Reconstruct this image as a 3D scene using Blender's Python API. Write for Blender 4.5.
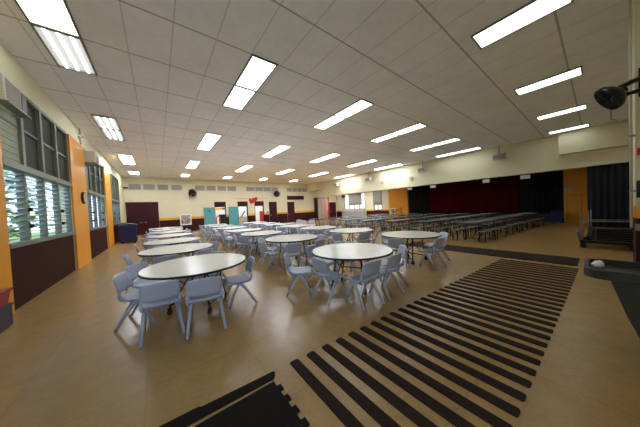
import bpy, bmesh, math, random
from mathutils import Vector, Matrix
random.seed(7)
D = bpy.data; SC = bpy.context.scene; COL = SC.collection
PI = math.pi
for o in list(D.objects): D.objects.remove(o)

# ---------------------------------------------------------------- camera
CH = 1.56
yaw, pitch, roll = .6515, -.0253, -.0445
fw = Vector((math.sin(yaw)*math.cos(pitch), math.cos(yaw)*math.cos(pitch), math.sin(pitch)))
rt = Vector((math.cos(yaw), -math.sin(yaw), 0)); up = rt.cross(fw)
r2 = rt*math.cos(roll)+up*math.sin(roll); u2 = -rt*math.sin(roll)+up*math.cos(roll)
cd = D.cameras.new('camera'); cam = D.objects.new('camera', cd); COL.objects.link(cam)
M = Matrix.Identity(4)
for i in range(3): M[i][0] = r2[i]; M[i][1] = u2[i]; M[i][2] = -fw[i]
M[2][3] = CH
cam.matrix_world = M
cd.lens = 212.8/640*36; cd.sensor_width = 36; cd.clip_start = .05; cd.clip_end = 300
SC.camera = cam

# ---------------------------------------------------------------- world, light, exposure
LAMP = 13          # ceiling light diffusers
SKY = 2.7
w = D.worlds.new('world'); SC.world = w; w.use_nodes = True
nt = w.node_tree; bg = nt.nodes['Background']
sky = nt.nodes.new('ShaderNodeTexSky'); sky.sky_type = 'HOSEK_WILKIE'
sky.sun_direction = Vector((.5, .3, .75)).normalized(); sky.turbidity = 4
mxs = nt.nodes.new('ShaderNodeMix'); mxs.data_type = 'RGBA'; mxs.inputs[0].default_value = .45
nt.links.new(sky.outputs[0], mxs.inputs[6]); mxs.inputs[7].default_value = (.75, .85, 1.0, 1); nt.links.new(mxs.outputs[2], bg.inputs[0]); bg.inputs[1].default_value = SKY
SC.view_settings.view_transform = 'Standard'; SC.view_settings.look = 'None'
SC.view_settings.gamma = 1; SC.view_settings.use_curve_mapping = False
SC.view_settings.exposure = 0.95
SUNE = 1.6
sl = D.lights.new('sun', 'SUN'); so = D.objects.new('sun', sl); COL.objects.link(so)
sl.energy = SUNE; sl.angle = .02; sl.color = (1, .95, .85)
so.rotation_euler = Vector((.55, .25, .8)).to_track_quat('Z', 'Y').to_euler()

# ---------------------------------------------------------------- materials
def s2l(c):
    return tuple(((x/255)/12.92 if x/255 <= .04045 else (((x/255)+.055)/1.055)**2.4) for x in c)
MATS = {}
def mat(name, rgb, rough=.5, metal=0, spec=.5, noise=0, nscale=8, bump=0, bscale=40, emit=0, stretch=(1,1,1)):
    if name in MATS: return MATS[name]
    m = D.materials.new(name); m.use_nodes = True; MATS[name] = m
    n = m.node_tree.nodes; l = m.node_tree.links; b = n['Principled BSDF']
    c = s2l(rgb)
    b.inputs['Base Color'].default_value = (*c, 1); b.inputs['Roughness'].default_value = rough
    b.inputs['Metallic'].default_value = metal; b.inputs['Specular IOR Level'].default_value = spec
    tc = n.new('ShaderNodeTexCoord')
    if noise:
        mp = n.new('ShaderNodeMapping'); mp.inputs['Scale'].default_value = stretch
        nz = n.new('ShaderNodeTexNoise'); nz.inputs['Scale'].default_value = nscale; nz.inputs['Detail'].default_value = 4
        cr = n.new('ShaderNodeMapRange'); cr.inputs[3].default_value = 1-noise; cr.inputs[4].default_value = 1+noise
        mx = n.new('ShaderNodeMix'); mx.data_type = 'RGBA'; mx.blend_type = 'MULTIPLY'; mx.inputs[0].default_value = 1
        l.new(tc.outputs['Object'], mp.inputs[0]); l.new(mp.outputs[0], nz.inputs[0]); l.new(nz.outputs[0], cr.inputs[0])
        cb = n.new('ShaderNodeCombineColor')
        for i in range(3): l.new(cr.outputs[0], cb.inputs[i])
        mx.inputs[6].default_value = (*c, 1); l.new(cb.outputs[0], mx.inputs[7]); l.new(mx.outputs[2], b.inputs['Base Color'])
    if bump:
        nb = n.new('ShaderNodeTexNoise'); nb.inputs['Scale'].default_value = bscale
        bp = n.new('ShaderNodeBump'); bp.inputs['Strength'].default_value = bump; bp.inputs['Distance'].default_value = .01
        l.new(tc.outputs['Object'], nb.inputs[0]); l.new(nb.outputs[0], bp.inputs['Height']); l.new(bp.outputs[0], b.inputs['Normal'])
    if emit:
        b.inputs['Emission Color'].default_value = (*c, 1); b.inputs['Emission Strength'].default_value = emit
    return m

def grid_mat(name, rgb, line, px, py, ox, oy, wx, wy, axes='XY', rough=.8, noise=.05, nscale=3, lx=1, ly=1, brick=False, spec=.5, mottle=None, soft=0):
    """a surface ruled with a grid of lines in world metres"""
    m = D.materials.new(name); m.use_nodes = True; MATS[name] = m
    n = m.node_tree.nodes; l = m.node_tree.links; b = n['Principled BSDF']
    b.inputs['Roughness'].default_value = rough; b.inputs['Specular IOR Level'].default_value = spec
    tc = n.new('ShaderNodeTexCoord'); sp = n.new('ShaderNodeSeparateXYZ'); l.new(tc.outputs['Object'], sp.inputs[0])
    def mth(op, a, bb=None):
        k = n.new('ShaderNodeMath'); k.operation = op
        for i, v in enumerate((a, bb)):
            if v is None: continue
            if isinstance(v, (int, float)): k.inputs[i].default_value = v
            else: l.new(v, k.inputs[i])
        return k.outputs[0]
    A = sp.outputs[axes[0]]; B = sp.outputs[axes[1]]
    rb = mth('DIVIDE', mth('SUBTRACT', B, oy), py)
    fb = mth('FRACT', rb)
    ra = mth('DIVIDE', mth('SUBTRACT', A, ox), px)
    if brick: ra = mth('ADD', ra, mth('MULTIPLY', mth('MODULO', mth('FLOOR', rb), 2), .5))
    fa = mth('FRACT', ra)
    la = mth('MULTIPLY', mth('LESS_THAN', mth('ABSOLUTE', mth('SUBTRACT', fa, .5)), wx/px), lx)
    lb = mth('MULTIPLY', mth('LESS_THAN', mth('ABSOLUTE', mth('SUBTRACT', fb, .5)), wy/py), ly)
    fac = mth('MAXIMUM', la, lb)
    nz = n.new('ShaderNodeTexNoise'); nz.inputs['Scale'].default_value = nscale; nz.inputs['Detail'].default_value = 6
    l.new(tc.outputs['Object'], nz.inputs[0])
    c1 = s2l(rgb); c2 = s2l(mottle) if mottle else tuple(x*(1-noise*2) for x in c1)
    rp = n.new('ShaderNodeMix'); rp.data_type = 'RGBA'
    mr = n.new('ShaderNodeMapRange'); mr.inputs[1].default_value = .3; mr.inputs[2].default_value = .7
    l.new(nz.outputs[0], mr.inputs[0]); l.new(mr.outputs[0], rp.inputs[0])
    rp.inputs[6].default_value = (*c1, 1); rp.inputs[7].default_value = (*c2, 1)
    # fine speckle
    n2 = n.new('ShaderNodeTexNoise'); n2.inputs['Scale'].default_value = nscale*6; l.new(tc.outputs['Object'], n2.inputs[0])
    m2 = n.new('ShaderNodeMapRange'); m2.inputs[3].default_value = 1-noise*1.6; m2.inputs[4].default_value = 1+noise*1.6
    l.new(n2.outputs[0], m2.inputs[0])
    vm = n.new('ShaderNodeVectorMath'); vm.operation = 'SCALE'; l.new(rp.outputs[2], vm.inputs[0]); l.new(m2.outputs[0], vm.inputs['Scale'])
    mx = n.new('ShaderNodeMix'); mx.data_type = 'RGBA'; l.new(fac, mx.inputs[0]); l.new(vm.outputs[0], mx.inputs[6])
    mx.inputs[7].default_value = (*s2l(line), 1); l.new(mx.outputs[2], b.inputs['Base Color'])
    if soft:
        rr = n.new('ShaderNodeMapRange'); rr.inputs[3].default_value = rough-soft; rr.inputs[4].default_value = rough+soft
        l.new(nz.outputs[0], rr.inputs[0]); l.new(rr.outputs[0], b.inputs['Roughness'])
    return m

m_floor = grid_mat('floor_tile', (176,142,90), (130,104,66), .915, .915, .3, .2, .006, .006, rough=.27, noise=.1, nscale=5, lx=.35, ly=.35, spec=.5, mottle=(165,131,82))
m_ceil = grid_mat('ceiling_tile', (242,241,240), (162,158,152), .655, 1.272, 1.68-.655/2, 4.25-1.272/2, .011, .016, rough=.95, noise=.04, nscale=1.2, lx=.4, ly=.8, spec=.1)
m_cream = mat('cream_paint', (226,219,186), .6, noise=.03, nscale=1.5)
m_block = grid_mat('cream_block', (228,221,190), (204,196,164), .41, .205, 0, 0, .006, .006, 'XZ', rough=.6, noise=.02, lx=.5, ly=.6, brick=True)
m_soffit = mat('soffit_paint', (224,216,184), .65, noise=.03, nscale=.6)
m_maroon = mat('maroon_paint', (58,20,26), .5, spec=.2, noise=.08, nscale=3)
m_brown = mat('dark_brown_panel', (56,20,16), .6, spec=.12, noise=.15, nscale=5)
m_orange = mat('orange_paint', (236,158,34), .35, noise=.07, nscale=1.2, stretch=(1,1,.3))
m_stripe = mat('gold_stripe', (240,170,30), .5)
m_white = mat('white_laminate', (244,244,240), .22, spec=.5, noise=.015, nscale=6)
m_edge = mat('dark_edge', (30,28,28), .5)
m_black = mat('black_metal', (20,20,22), .4, .3)
m_blackp = mat('black_plastic', (16,16,17), .3)
m_rubber = mat('rubber', (24,22,21), .8)
m_mat = mat('mat_rubber', (50,40,33), .85, spec=.12, noise=.12, nscale=22, bump=.4, bscale=160)
m_mat2 = mat('mat_black', (32,28,26), .85, spec=.12, noise=.12, nscale=22, bump=.4, bscale=160)
m_chair = mat('chair_plastic', (186,196,222), .38, spec=.45, noise=.03, nscale=3)
m_chair2 = mat('chair_plastic_grey', (168,166,172), .38, spec=.45, noise=.03, nscale=3)
m_bench = mat('bench_laminate', (140,148,150), .2, noise=.06, nscale=4)
m_steel = mat('steel', (150,150,150), .3, .9)
m_alu = mat('aluminium', (128,134,120), .45, .35, noise=.08, nscale=10)
m_screen = mat('dark_screen', (54,56,46), .7, noise=.25, nscale=60)
m_louv = mat('vent_grey', (160,158,148), .6)
m_teal = mat('teal_paint', (88,160,168), .55, noise=.04, nscale=20)
m_blue = mat('blue_plastic', (14,28,84), .4, noise=.08, nscale=6)
m_red = mat('red_paint', (200,30,36), .45)
m_redp = mat('red_plastic', (150,20,34), .4)
m_curt = mat('maroon_velvet', (78,8,14), .9, spec=.1, noise=.25, nscale=8, stretch=(1,1,.05))
m_blk = mat('black_velvet', (34,34,36), .9, spec=.1, noise=.25, nscale=8, stretch=(1,1,.05))
m_gcurt = mat('grey_curtain', (158,154,142), .9, noise=.15, nscale=10, stretch=(1,1,.05))
m_tan = mat('tan_board', (172,142,122), .6, noise=.05, nscale=4)
m_dark = mat('dark_wood', (44,34,28), .6)
m_lgrey = mat('light_grey_plastic', (206,204,192), .5)
m_grey = mat('grey_plastic', (110,112,108), .4)
m_paper = mat('paper', (240,240,236), .7)
m_stage = mat('stage_front', (30,26,26), .6)
def glass(name, rgb, alpha):
    m = D.materials.new(name); m.use_nodes = True; n = m.node_tree.nodes; l = m.node_tree.links
    b = n['Principled BSDF']; b.inputs['Base Color'].default_value = (*s2l(rgb), 1); b.inputs['Roughness'].default_value = .15
    t = n.new('ShaderNodeBsdfTransparent'); tr = n.new('ShaderNodeBsdfTranslucent'); tr.inputs[0].default_value = (*s2l(rgb), 1)
    a = n.new('ShaderNodeMixShader'); a.inputs[0].default_value = .6; l.new(b.outputs[0], a.inputs[1]); l.new(tr.outputs[0], a.inputs[2])
    x = n.new('ShaderNodeMixShader'); x.inputs[0].default_value = alpha; l.new(t.outputs[0], x.inputs[1]); l.new(a.outputs[0], x.inputs[2])
    l.new(x.outputs[0], n['Material Output'].inputs[0]); return m
m_slat = glass('slat_glass', (205,226,240), .42)
m_pane = glass('window_glass', (235,245,250), .12)
def emis(name, rgb, k):
    m = D.materials.new(name); m.use_nodes = True; n = m.node_tree.nodes
    b = n['Principled BSDF']; b.inputs['Base Color'].default_value = (.8,.8,.8,1)
    b.inputs['Emission Color'].default_value = (*s2l(rgb), 1); b.inputs['Emission Strength'].default_value = k; return m
m_lampdim = emis('lamp_diffuser_dimmed', (238,250,248), LAMP*.15)  # closest row turned down to imitate lens vignetting
m_lampnear = emis('lamp_diffuser_dimmed_near', (238,248,250), LAMP*.26)  # second row dimmed as well, standing in for lens falloff
m_lamp = emis('lamp_diffuser', (240,246,255), LAMP*1.08)
m_lampg = emis('lamp_diffuser_green', (226,252,228), LAMP*.3)
m_tube = emis('lamp_tube', (240,248,252), LAMP*.35)
m_refl = emis('lamp_reflector_glow', (250,250,244), .3); m_refl.node_tree.nodes['Principled BSDF'].inputs['Base Color'].default_value = (.12,.12,.12,1)  # faint glow put into the reflector for the light between the tubes
m_lframe = mat('lamp_frame', (120,118,110), .5)

# ---------------------------------------------------------------- mesh helpers
def tf(loc=(0,0,0), rz=0, rx=0, ry=0):
    return Matrix.Translation(loc) @ Matrix.Rotation(rz,4,'Z') @ Matrix.Rotation(ry,4,'Y') @ Matrix.Rotation(rx,4,'X')
class MB:
    def __init__(s): s.v = []; s.f = []; s.sm = []; s.mi = []; s.cur = 0
    def add(s, vs, fs, smooth=False, T=None):
        b = len(s.v)
        s.v += [tuple(T @ Vector(v)) if T else tuple(v) for v in vs]
        s.f += [tuple(b+i for i in f) for f in fs]; s.sm += [smooth]*len(fs); s.mi += [s.cur]*len(fs); return s
    def box(s, x0,x1,y0,y1,z0,z1, T=None):
        if x0>x1: x0,x1=x1,x0
        if y0>y1: y0,y1=y1,y0
        if z0>z1: z0,z1=z1,z0
        return s.add([(x0,y0,z0),(x1,y0,z0),(x1,y1,z0),(x0,y1,z0),(x0,y0,z1),(x1,y0,z1),(x1,y1,z1),(x0,y1,z1)],
              [(0,3,2,1),(4,5,6,7),(0,1,5,4),(1,2,6,5),(2,3,7,6),(3,0,4,7)], False, T)
    def rbox(s, x0,x1,y0,y1,z0,z1,r=.02,n=3, T=None):
        """box with corners rounded in plan and a chamfered top"""
        pts=[]
        for cx,cy,a0 in ((x1-r,y1-r,0),(x0+r,y1-r,90),(x0+r,y0+r,180),(x1-r,y0+r,270)):
            for k in range(n+1):
                a=math.radians(a0+90*k/n); pts.append((cx+r*math.cos(a),cy+r*math.sin(a)))
        return s.prism(pts,z0,z1,T=T)
    def prism(s, pts, z0, z1, T=None):
        n=len(pts); vs=[(x,y,z0) for x,y in pts]+[(x,y,z1) for x,y in pts]
        fs=[tuple(range(n-1,-1,-1)), tuple(range(n,2*n))]+[(i,(i+1)%n,n+(i+1)%n,n+i) for i in range(n)]
        return s.add(vs,fs,False,T)
    def tube(s, p, r, n=8, T=None, closed=False, r2=None):
        P=[Vector(q) for q in p]; N=len(P); vs=[]; prev=None
        for i,q in enumerate(P):
            if closed: t=(P[(i+1)%N]-P[i-1])
            else: t=(P[min(i+1,N-1)]-P[max(i-1,0)])
            t.normalize()
            if prev is None:
                a=Vector((0,0,1)) if abs(t.z)<.9 else Vector((1,0,0)); u=t.cross(a).normalized()
            else: u=(prev-t*prev.dot(t)).normalized()
            prev=u; v=t.cross(u)
            rr = r if r2 is None else r+(r2-r)*i/(N-1)
            for k in range(n):
                a=2*PI*k/n+PI/n; vs.append(q+(u*math.cos(a)+v*math.sin(a))*rr)
        fs=[]
        for i in range(N if closed else N-1):
            for k in range(n):
                j=(i+1)%N; fs.append((i*n+k,i*n+(k+1)%n,j*n+(k+1)%n,j*n+k))
        if not closed: fs+= [tuple(range(n-1,-1,-1)), tuple((N-1)*n+k for k in range(n))]
        return s.add(vs,fs,True,T)
    def cyl(s, c, r, h, n=24, axis='Z', r2=None, T=None):
        """solid disc/cylinder starting at c and growing along axis"""
        if r2 is None: r2=r
        vs=[]
        for rr,z in ((r,0),(r2,h)):
            for k in range(n):
                a=2*PI*k/n; q=(rr*math.cos(a),rr*math.sin(a),z)
                if axis=='X': q=(z,q[0],q[1])
                if axis=='Y': q=(q[1],z,q[0])
                vs.append((c[0]+q[0],c[1]+q[1],c[2]+q[2]))
        fs=[tuple(range(n-1,-1,-1)),tuple(range(n,2*n))]+[(k,(k+1)%n,n+(k+1)%n,n+k) for k in range(n)]
        return s.add(vs,fs,False,T)
    def ball(s, c, r, n=10, sc=(1,1,1), T=None):
        vs=[];m=n//2
        for i in range(m+1):
            th=PI*i/m
            for k in range(n):
                a=2*PI*k/n; vs.append((c[0]+r*sc[0]*math.sin(th)*math.cos(a),c[1]+r*sc[1]*math.sin(th)*math.sin(a),c[2]+r*sc[2]*math.cos(th)))
        fs=[(i*n+k,(i+1)*n+k,(i+1)*n+(k+1)%n,i*n+(k+1)%n) for i in range(m) for k in range(n)]
        return s.add(vs,fs,True,T)
    def shell(s, fn, nu, nv, th, T=None):
        G=[[Vector(fn(i/nu,j/nv)) for j in range(nv+1)] for i in range(nu+1)]
        def nrm(i,j):
            a=G[min(i+1,nu)][j]-G[max(i-1,0)][j]; b=G[i][min(j+1,nv)]-G[i][max(j-1,0)]
            return a.cross(b).normalized()
        top=[];bot=[]
        for i in range(nu+1):
            for j in range(nv+1):
                q=nrm(i,j); top.append(G[i][j]+q*th/2); bot.append(G[i][j]-q*th/2)
        k=len(top); W=nv+1; idx=lambda i,j:i*W+j; fs=[]
        for i in range(nu):
            for j in range(nv):
                a,b,c,d=idx(i,j),idx(i+1,j),idx(i+1,j+1),idx(i,j+1)
                fs.append((a,b,c,d)); fs.append((k+d,k+c,k+b,k+a))
        for i in range(nu):
            fs.append((idx(i,0),k+idx(i,0),k+idx(i+1,0),idx(i+1,0))); fs.append((idx(i+1,nv),k+idx(i+1,nv),k+idx(i,nv),idx(i,nv)))
        for j in range(nv):
            fs.append((idx(0,j+1),k+idx(0,j+1),k+idx(0,j),idx(0,j))); fs.append((idx(nu,j),k+idx(nu,j),k+idx(nu,j+1),idx(nu,j+1)))
        return s.add(top+bot,fs,True,T)
    def build(s, name, m, parent=None, loc=None, bevel=0):
        me=D.meshes.new(name); me.from_pydata(s.v,[],s.f)
        for p,q,i in zip(me.polygons,s.sm,s.mi): p.use_smooth=q; p.material_index=i
        for mm in (m if isinstance(m,(list,tuple)) else [m]): me.materials.append(mm)
        me.update()
        o=D.objects.new(name,me); COL.objects.link(o)
        if parent: o.parent=parent
        if loc: o.location=loc
        if bevel:
            md=o.modifiers.new('bevel','BEVEL'); md.width=bevel; md.segments=2; md.limit_method='ANGLE'
        return o
def thing(name,label,cat,loc=(0,0,0),rz=0,group=None):
    o=D.objects.new(name,None); COL.objects.link(o); o.location=loc; o.rotation_euler=(0,0,rz); o.empty_display_size=.1
    return tag(o,label,cat,group)
def tag(o,label,cat,group=None):
    o['label']=label; o['category']=cat; o['kind']='thing'
    if group: o['group']=group
    return o
def struct(o,label=None):
    o['kind']='structure'
    if label: o['label']=label
    return o
KIDS={}
def dup(root,loc,rz,label,group=None,name=None):
    r=root.copy(); COL.objects.link(r); r.location=loc; r.rotation_euler=(0,0,rz); r['label']=label
    if group: r['group']=group
    for ch in kids(root):
        c=ch.copy(); COL.objects.link(c); c.parent=r
        for g in kids(ch):
            d=g.copy(); COL.objects.link(d); d.parent=c
    return r
def kids(o):
    if o.name not in KIDS: KIDS[o.name]=list(o.children)
    return KIDS[o.name]
ORD=['first','second','third','fourth','fifth','sixth','seventh','eighth','ninth','tenth']
def nth(i):
    t=ORD+['eleventh','twelfth','thirteenth','fourteenth','fifteenth','sixteenth','seventeenth','eighteenth','nineteenth','twentieth']
    if i<20: return t[i]
    if i==29: return 'thirtieth'
    return ('twenty-' if i<30 else 'thirty-')+ORD[(i-20)%10]

# ================================================================= ROOM SHELL
H=4.74; XL=-2.05; YB=22.8; XS=16.3; XR=20.4; YN=-1.3; ZS=2.97
struct(MB().box(XL-.3,XR+4,YN-.2,YB+.2,-.2,0).build('floor',m_floor),'polished tan vinyl tile floor')
struct(MB().box(XL-.3,XS+.5,YN-.2,YB+.2,H,H+.2).build('ceiling',m_ceil),'pale acoustic tile ceiling')
# left wall: piers between the window bays
BAYS=[(.75,4.4),(6.05,9.7),(11.35,15.0),(16.65,20.3)]
b=MB(); b.box(XL-.25,XL,YN-.2,YB+.2,4.16,H)
b.box(XL-.25,XL,YN-.2,.75,0,4.16)
b.box(XL-.25,XL,20.3,YB+.2,0,4.16)
for y0,y1 in ((4.4,6.05),(9.7,11.35),(15.0,16.65)): b.box(XL-.25,XL,y0,y1,0,4.16)
struct(b.build('wall_left',m_cream),'cream wall above and between the louvred windows')
for i,(y0,y1) in enumerate(((4.4,6.05),(9.7,11.35),(15.0,16.65))):
    o=MB().box(XL-.01,XL+.04,y0+.01,y1-.01,0,4.14).build('trim_%d'%(i+1),m_orange); struct(o,'orange pilaster panel on the window wall')
b=MB()
for y0,y1 in BAYS: b.box(XL-.12,XL-.02,y0,y1,0,1.12)
b.box(XL-.005,XL+.02,20.32,YB,0,1.1)
struct(b.build('wall_left_panel',m_brown),'dark brown panels below the windows')
# back wall with door openings
DO=[(4.45,5.5,2.1),(6.66,7.7,2.1),(8.45,9.5,2.1)]
b=MB(); xs=XL-.25
for x0,x1,h in DO:
    b.box(xs,x0,YB,YB+.2,0,H); b.box(x0,x1,YB,YB+.2,2.62,H); xs=x1
b.box(xs,XR+.3,YB,YB+.2,0,H)
struct(b.build('wall_back',m_block),'cream painted block wall at the far end')
b=MB(); s=MB(); segs=[(.1,4.45),(5.5,6.66),(7.7,8.45),(9.5,10.1),(11.1,12.45),(13.47,16.3)]
for x0,x1 in segs:
    b.box(x0,x1,YB-.012,YB,0,1.1); s.box(x0,x1,YB-.014,YB,1.1,1.3)
s.box(XL,-2.0,YB-.014,YB,1.1,1.3)
b.box(16.3,18.95,YB-.012,YB,0,1.1); s.box(16.3,18.95,YB-.014,YB,1.1,1.3)
struct(b.build('trim_4',m_maroon),'maroon wainscot band on far wall'); struct(s.build('trim_5',m_stripe),'gold stripe on far wall')
# soffit beam + alcove shell
struct(MB().box(XS,XS+.5,YN,YB,ZS,H).build('wall_soffit',m_soffit),'cream beam wall above the opening to the bench tables')
b=MB(); b.box(15.98,XS,YN,1.2,3.68,H); b.box(15.5,XS,20.9,YB,3.8,H)
struct(b.build('wall_bulkhead',m_soffit),'cream boxed bulkheads at both ends of the beam')
struct(MB().box(XS+.5,XR+.2,12,YB,3.55,3.7).box(XS+.5,XR+4,YN,12,3.55,3.7).build('ceiling_alcove',m_soffit))
b=MB()
b.box(XR,XR+.2,14.1,15.04,0,3.6); b.box(XR,XR+.2,16.16,17.56,0,3.6); b.box(XR,XR+.2,21.1,YB+.2,0,3.6)
b.box(XR,XR+.2,15.04,16.16,0,1.0); b.box(XR,XR+.2,15.04,16.16,3.2,3.6); b.box(XR,XR+.2,17.56,21.1,0,1.2); b.box(XR,XR+.2,17.56,21.1,3.2,3.6)
struct(b.build('wall_right',m_cream),'cream wall beyond the bench tables')
b=MB(); s=MB()
for y0,y1 in ((14.1,17.3),(21.3,YB)):
    b.box(XR-.012,XR,y0,y1,0,.95); s.box(XR-.014,XR,y0,y1,.95,1.12)
struct(b.build('trim_6',m_maroon)); struct(s.build('trim_7',m_stripe))
# orange stage walls
b=MB(); b.box(XR-.02,XR+.2,11.85,14.1,0,3.6); b.box(XR-.02,XR+.2,YN,1.33,0,3.6)
struct(b.build('wall_stage',m_orange),'orange walls either side of the stage opening')
b=MB(); b.box(XR-.03,XR-.02,.3,1.2,1.66,1.68); b.box(XR-.03,XR-.02,.62,.635,0,1.66); b.box(XR-.03,XR-.02,1.19,1.205,0,1.66)
struct(b.build('trim_8',mat('orange_joint',(150,84,20),.5)))
# stage
b=MB(); b.box(XR,XR+4,1.33,11.85,0,.5)
struct(b.build('floor_stage',m_stage),'dark stage platform')
b=MB(); b.box(XR+3.8,XR+4,YN,12,0,3.6); b.box(XR+.2,XR+4,12,12.2,0,3.6)
struct(b.build('wall_stage_rear',m_stage))
# near side wall, with pier and a doorway added to let in daylight
b=MB(); b.box(XL-.25,-1.6,YN-.2,YN,0,H); b.box(-1.6,.6,YN-.2,YN,2.3,H); b.box(.6,XR+.2,YN-.2,YN,0,H)
struct(b.build('wall_near',m_cream),'near wall behind the viewpoint, with an added, unseen open double doorway')
b=MB(); b.box(6.25,6.75,YN,-.37,1.36,H)
struct(b.build('wall_pier',m_cream),'cream pier at the right edge')
struct(MB().box(6.245,6.755,YN,-.365,1.16,1.36).build('trim_9',m_orange),'orange band round the pier')
struct(MB().box(6.25,6.75,YN,-.37,0,1.16).build('trim_10',m_maroon),'maroon base of the pier')
# closed maroon doors on far wall (structure)
def closed_door(nm,x0,x1,h,m=m_maroon,hx=None,double=False):
    f=MB(); f.box(x0,x0+.06,YB-.05,YB,0,h); f.box(x1-.06,x1,YB-.05,YB,0,h); f.box(x0,x1,YB-.05,YB,h-.07,h)
    o=struct(f.build(nm,m_maroon),'closed maroon door in far wall')
    l=MB(); l.box(x0+.05,x1-.05,YB-.02,YB,0.01,h-.05); l.box(x0+.07,(x0+x1)/2-.01 if double else x1-.07,YB-.035,YB,0.01,h-.08)
    if double: l.box((x0+x1)/2+.01,x1-.07,YB-.035,YB,.01,h-.08)
    l.build('door_leaf',mat('door_maroon',(62,24,32),.5,spec=.2),o)
    hh=MB()
    for q in (hx or [x0+.15]): hh.box(q-.06,q+.06,YB-.1,YB-.035,.98,1.06)
    hh.build('door_handle',m_steel,o); return o
closed_door('door_1',-1.98,.09,2.7,hx=[-1.1,-.8],double=True)
closed_door('door_2',10.13,11.07,2.52); closed_door('door_3',12.48,13.44,2.48)
closed_door('door_4',19.0,20.25,2.3,hx=[19.2])
# open service doors with maroon head panels
for i,(x0,x1,h) in enumerate(DO):
    f=MB(); f.box(x0,x0+.05,YB-.03,YB+.2,0,h); f.box(x1-.05,x1,YB-.03,YB+.2,0,h); f.box(x0,x1,YB-.03,YB+.2,h,2.62)
    struct(f.build('door_%d'%(5+i),m_maroon),'maroon frame and head panel of an open doorway')
# room beyond the open doors, added to brighten the doorways
b=MB(); b.box(3.4,11,25.6,25.8,0,3); b.box(3.2,3.4,YB+.2,25.8,0,3); b.box(11,11.2,YB+.2,25.8,0,3)
struct(b.build('wall_kitchen',mat('kitchen_white',(226,232,232),.6)),'white wall of the added room beyond the doors')
struct(MB().box(3.2,11.2,YB+.2,25.8,3,3.1).build('ceiling_kitchen',m_ceil)); struct(MB().box(3.2,11.2,YB+.2,25.8,-.1,0).build('floor_kitchen',m_floor))

# ---------------------------------------------------------------- left windows
def left_window(i,y0,y1):
    root=D.objects.new('window_%d'%(i+1),None); COL.objects.link(root); struct(root,'louvred glass window with dark screens above')
    n=4; pw=(y1-y0)/n
    f=MB()
    f.box(XL-.14,XL+.05,y0,y1,1.10,1.18)                 # sill
    f.box(XL-.14,XL+.04,y0,y1,2.53,2.65)                 # transom
    f.box(XL-.12,XL+.0,y0,y1,4.10,4.17)
    f.box(XL-.12,XL-.03,y0,y1,3.39,3.43)
    for k in range(n+1):
        y=y0+k*pw
        f.box(XL-.13,XL-.02,max(y0,y-.035),min(y1,y+.035),1.18,2.53); f.box(XL-.13,XL-.0,max(y0,y-.05),min(y1,y+.05),2.65,4.1)
    f.build('window_frame',m_alu,root)
    sc=MB()
    for k in range(n):
        if k==0: continue
        sc.box(XL-.09,XL-.07,y0+k*pw+.03,y0+(k+1)*pw-.03,2.65,4.12)
    sc.build('window_screen',m_screen,root)
    p=MB(); p.box(XL-.09,XL-.05,y0+.03,y0+pw-.03,2.65,3.58)
    for z in range(7): p.box(XL-.05,XL-.04,y0+.06,y0+pw-.06,2.72+z*.12,2.74+z*.12)
    p.build('window_infill',mat('infill_board',(166,170,146),.6),root)
    g=MB(); h=MB()
    for k in range(n):
        a,bb=y0+k*pw+.04,y0+(k+1)*pw-.04
        for z in range(12):
            zc=1.235+z*.112
            T=tf((XL-.075,0,zc),ry=math.radians(-16))
            g.box(-.055,.055,a,bb,-.003,.003,T=T)
            h.box(-.058,.058,a-.01,a+.012,-.006,.006,T=T); h.box(-.058,.058,bb-.012,bb+.01,-.006,.006,T=T)
            h.box(-.062,-.052,a,bb,-.006,.006,T=T)
    g.build('louvre_slats',m_slat,root); h.build('louvre_clips',mat('clip_dark',(60,72,84),.5,.4),root)
    c=MB()
    for k in (1,3):
        y=y0+k*pw+.05
        c.box(XL-.03,XL+.03,y,y+.03,1.75,1.83); c.tube([(XL+.02,y+.01,1.8),(XL+.05,y+.08,1.82),(XL+.05,y+.14,1.8)],.01,6)
        c.box(XL-.03,XL+.03,y,y+.03,1.42,1.5); c.tube([(XL+.02,y+.01,1.47),(XL+.05,y+.08,1.49),(XL+.05,y+.14,1.47)],.01,6)
    c.build('louvre_handle',m_black,root)
for i,(y0,y1) in enumerate(BAYS): left_window(i,y0,y1)

# right-side windows (far side of the alcove)
def right_window(nm,y0,y1,z0,z1,n,m=m_alu,label=None):
    root=D.objects.new(nm,None); COL.objects.link(root); struct(root,label)
    f=MB()
    f.box(XR-.03,XR+.1,y0,y1,z0,z0+.06); f.box(XR-.03,XR+.1,y0,y1,z1-.06,z1)
    for k in range(n+1):
        y=y0+(y1-y0)*k/n; f.box(XR-.03,XR+.1,max(y0,y-.04),min(y1,y+.04),z0,z1)
    f.build('window_frame',m,root)
    MB().box(XR+.05,XR+.06,y0,y1,z0,z1).build('window_pane',m_pane,root)
right_window('window_5',17.56,21.1,1.2,3.2,4,m_alu,'wide window half covered by grey curtains')
right_window('window_6',15.04,16.16,1.0,3.2,2,m_dark,'small window under a grey curtain')

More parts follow.
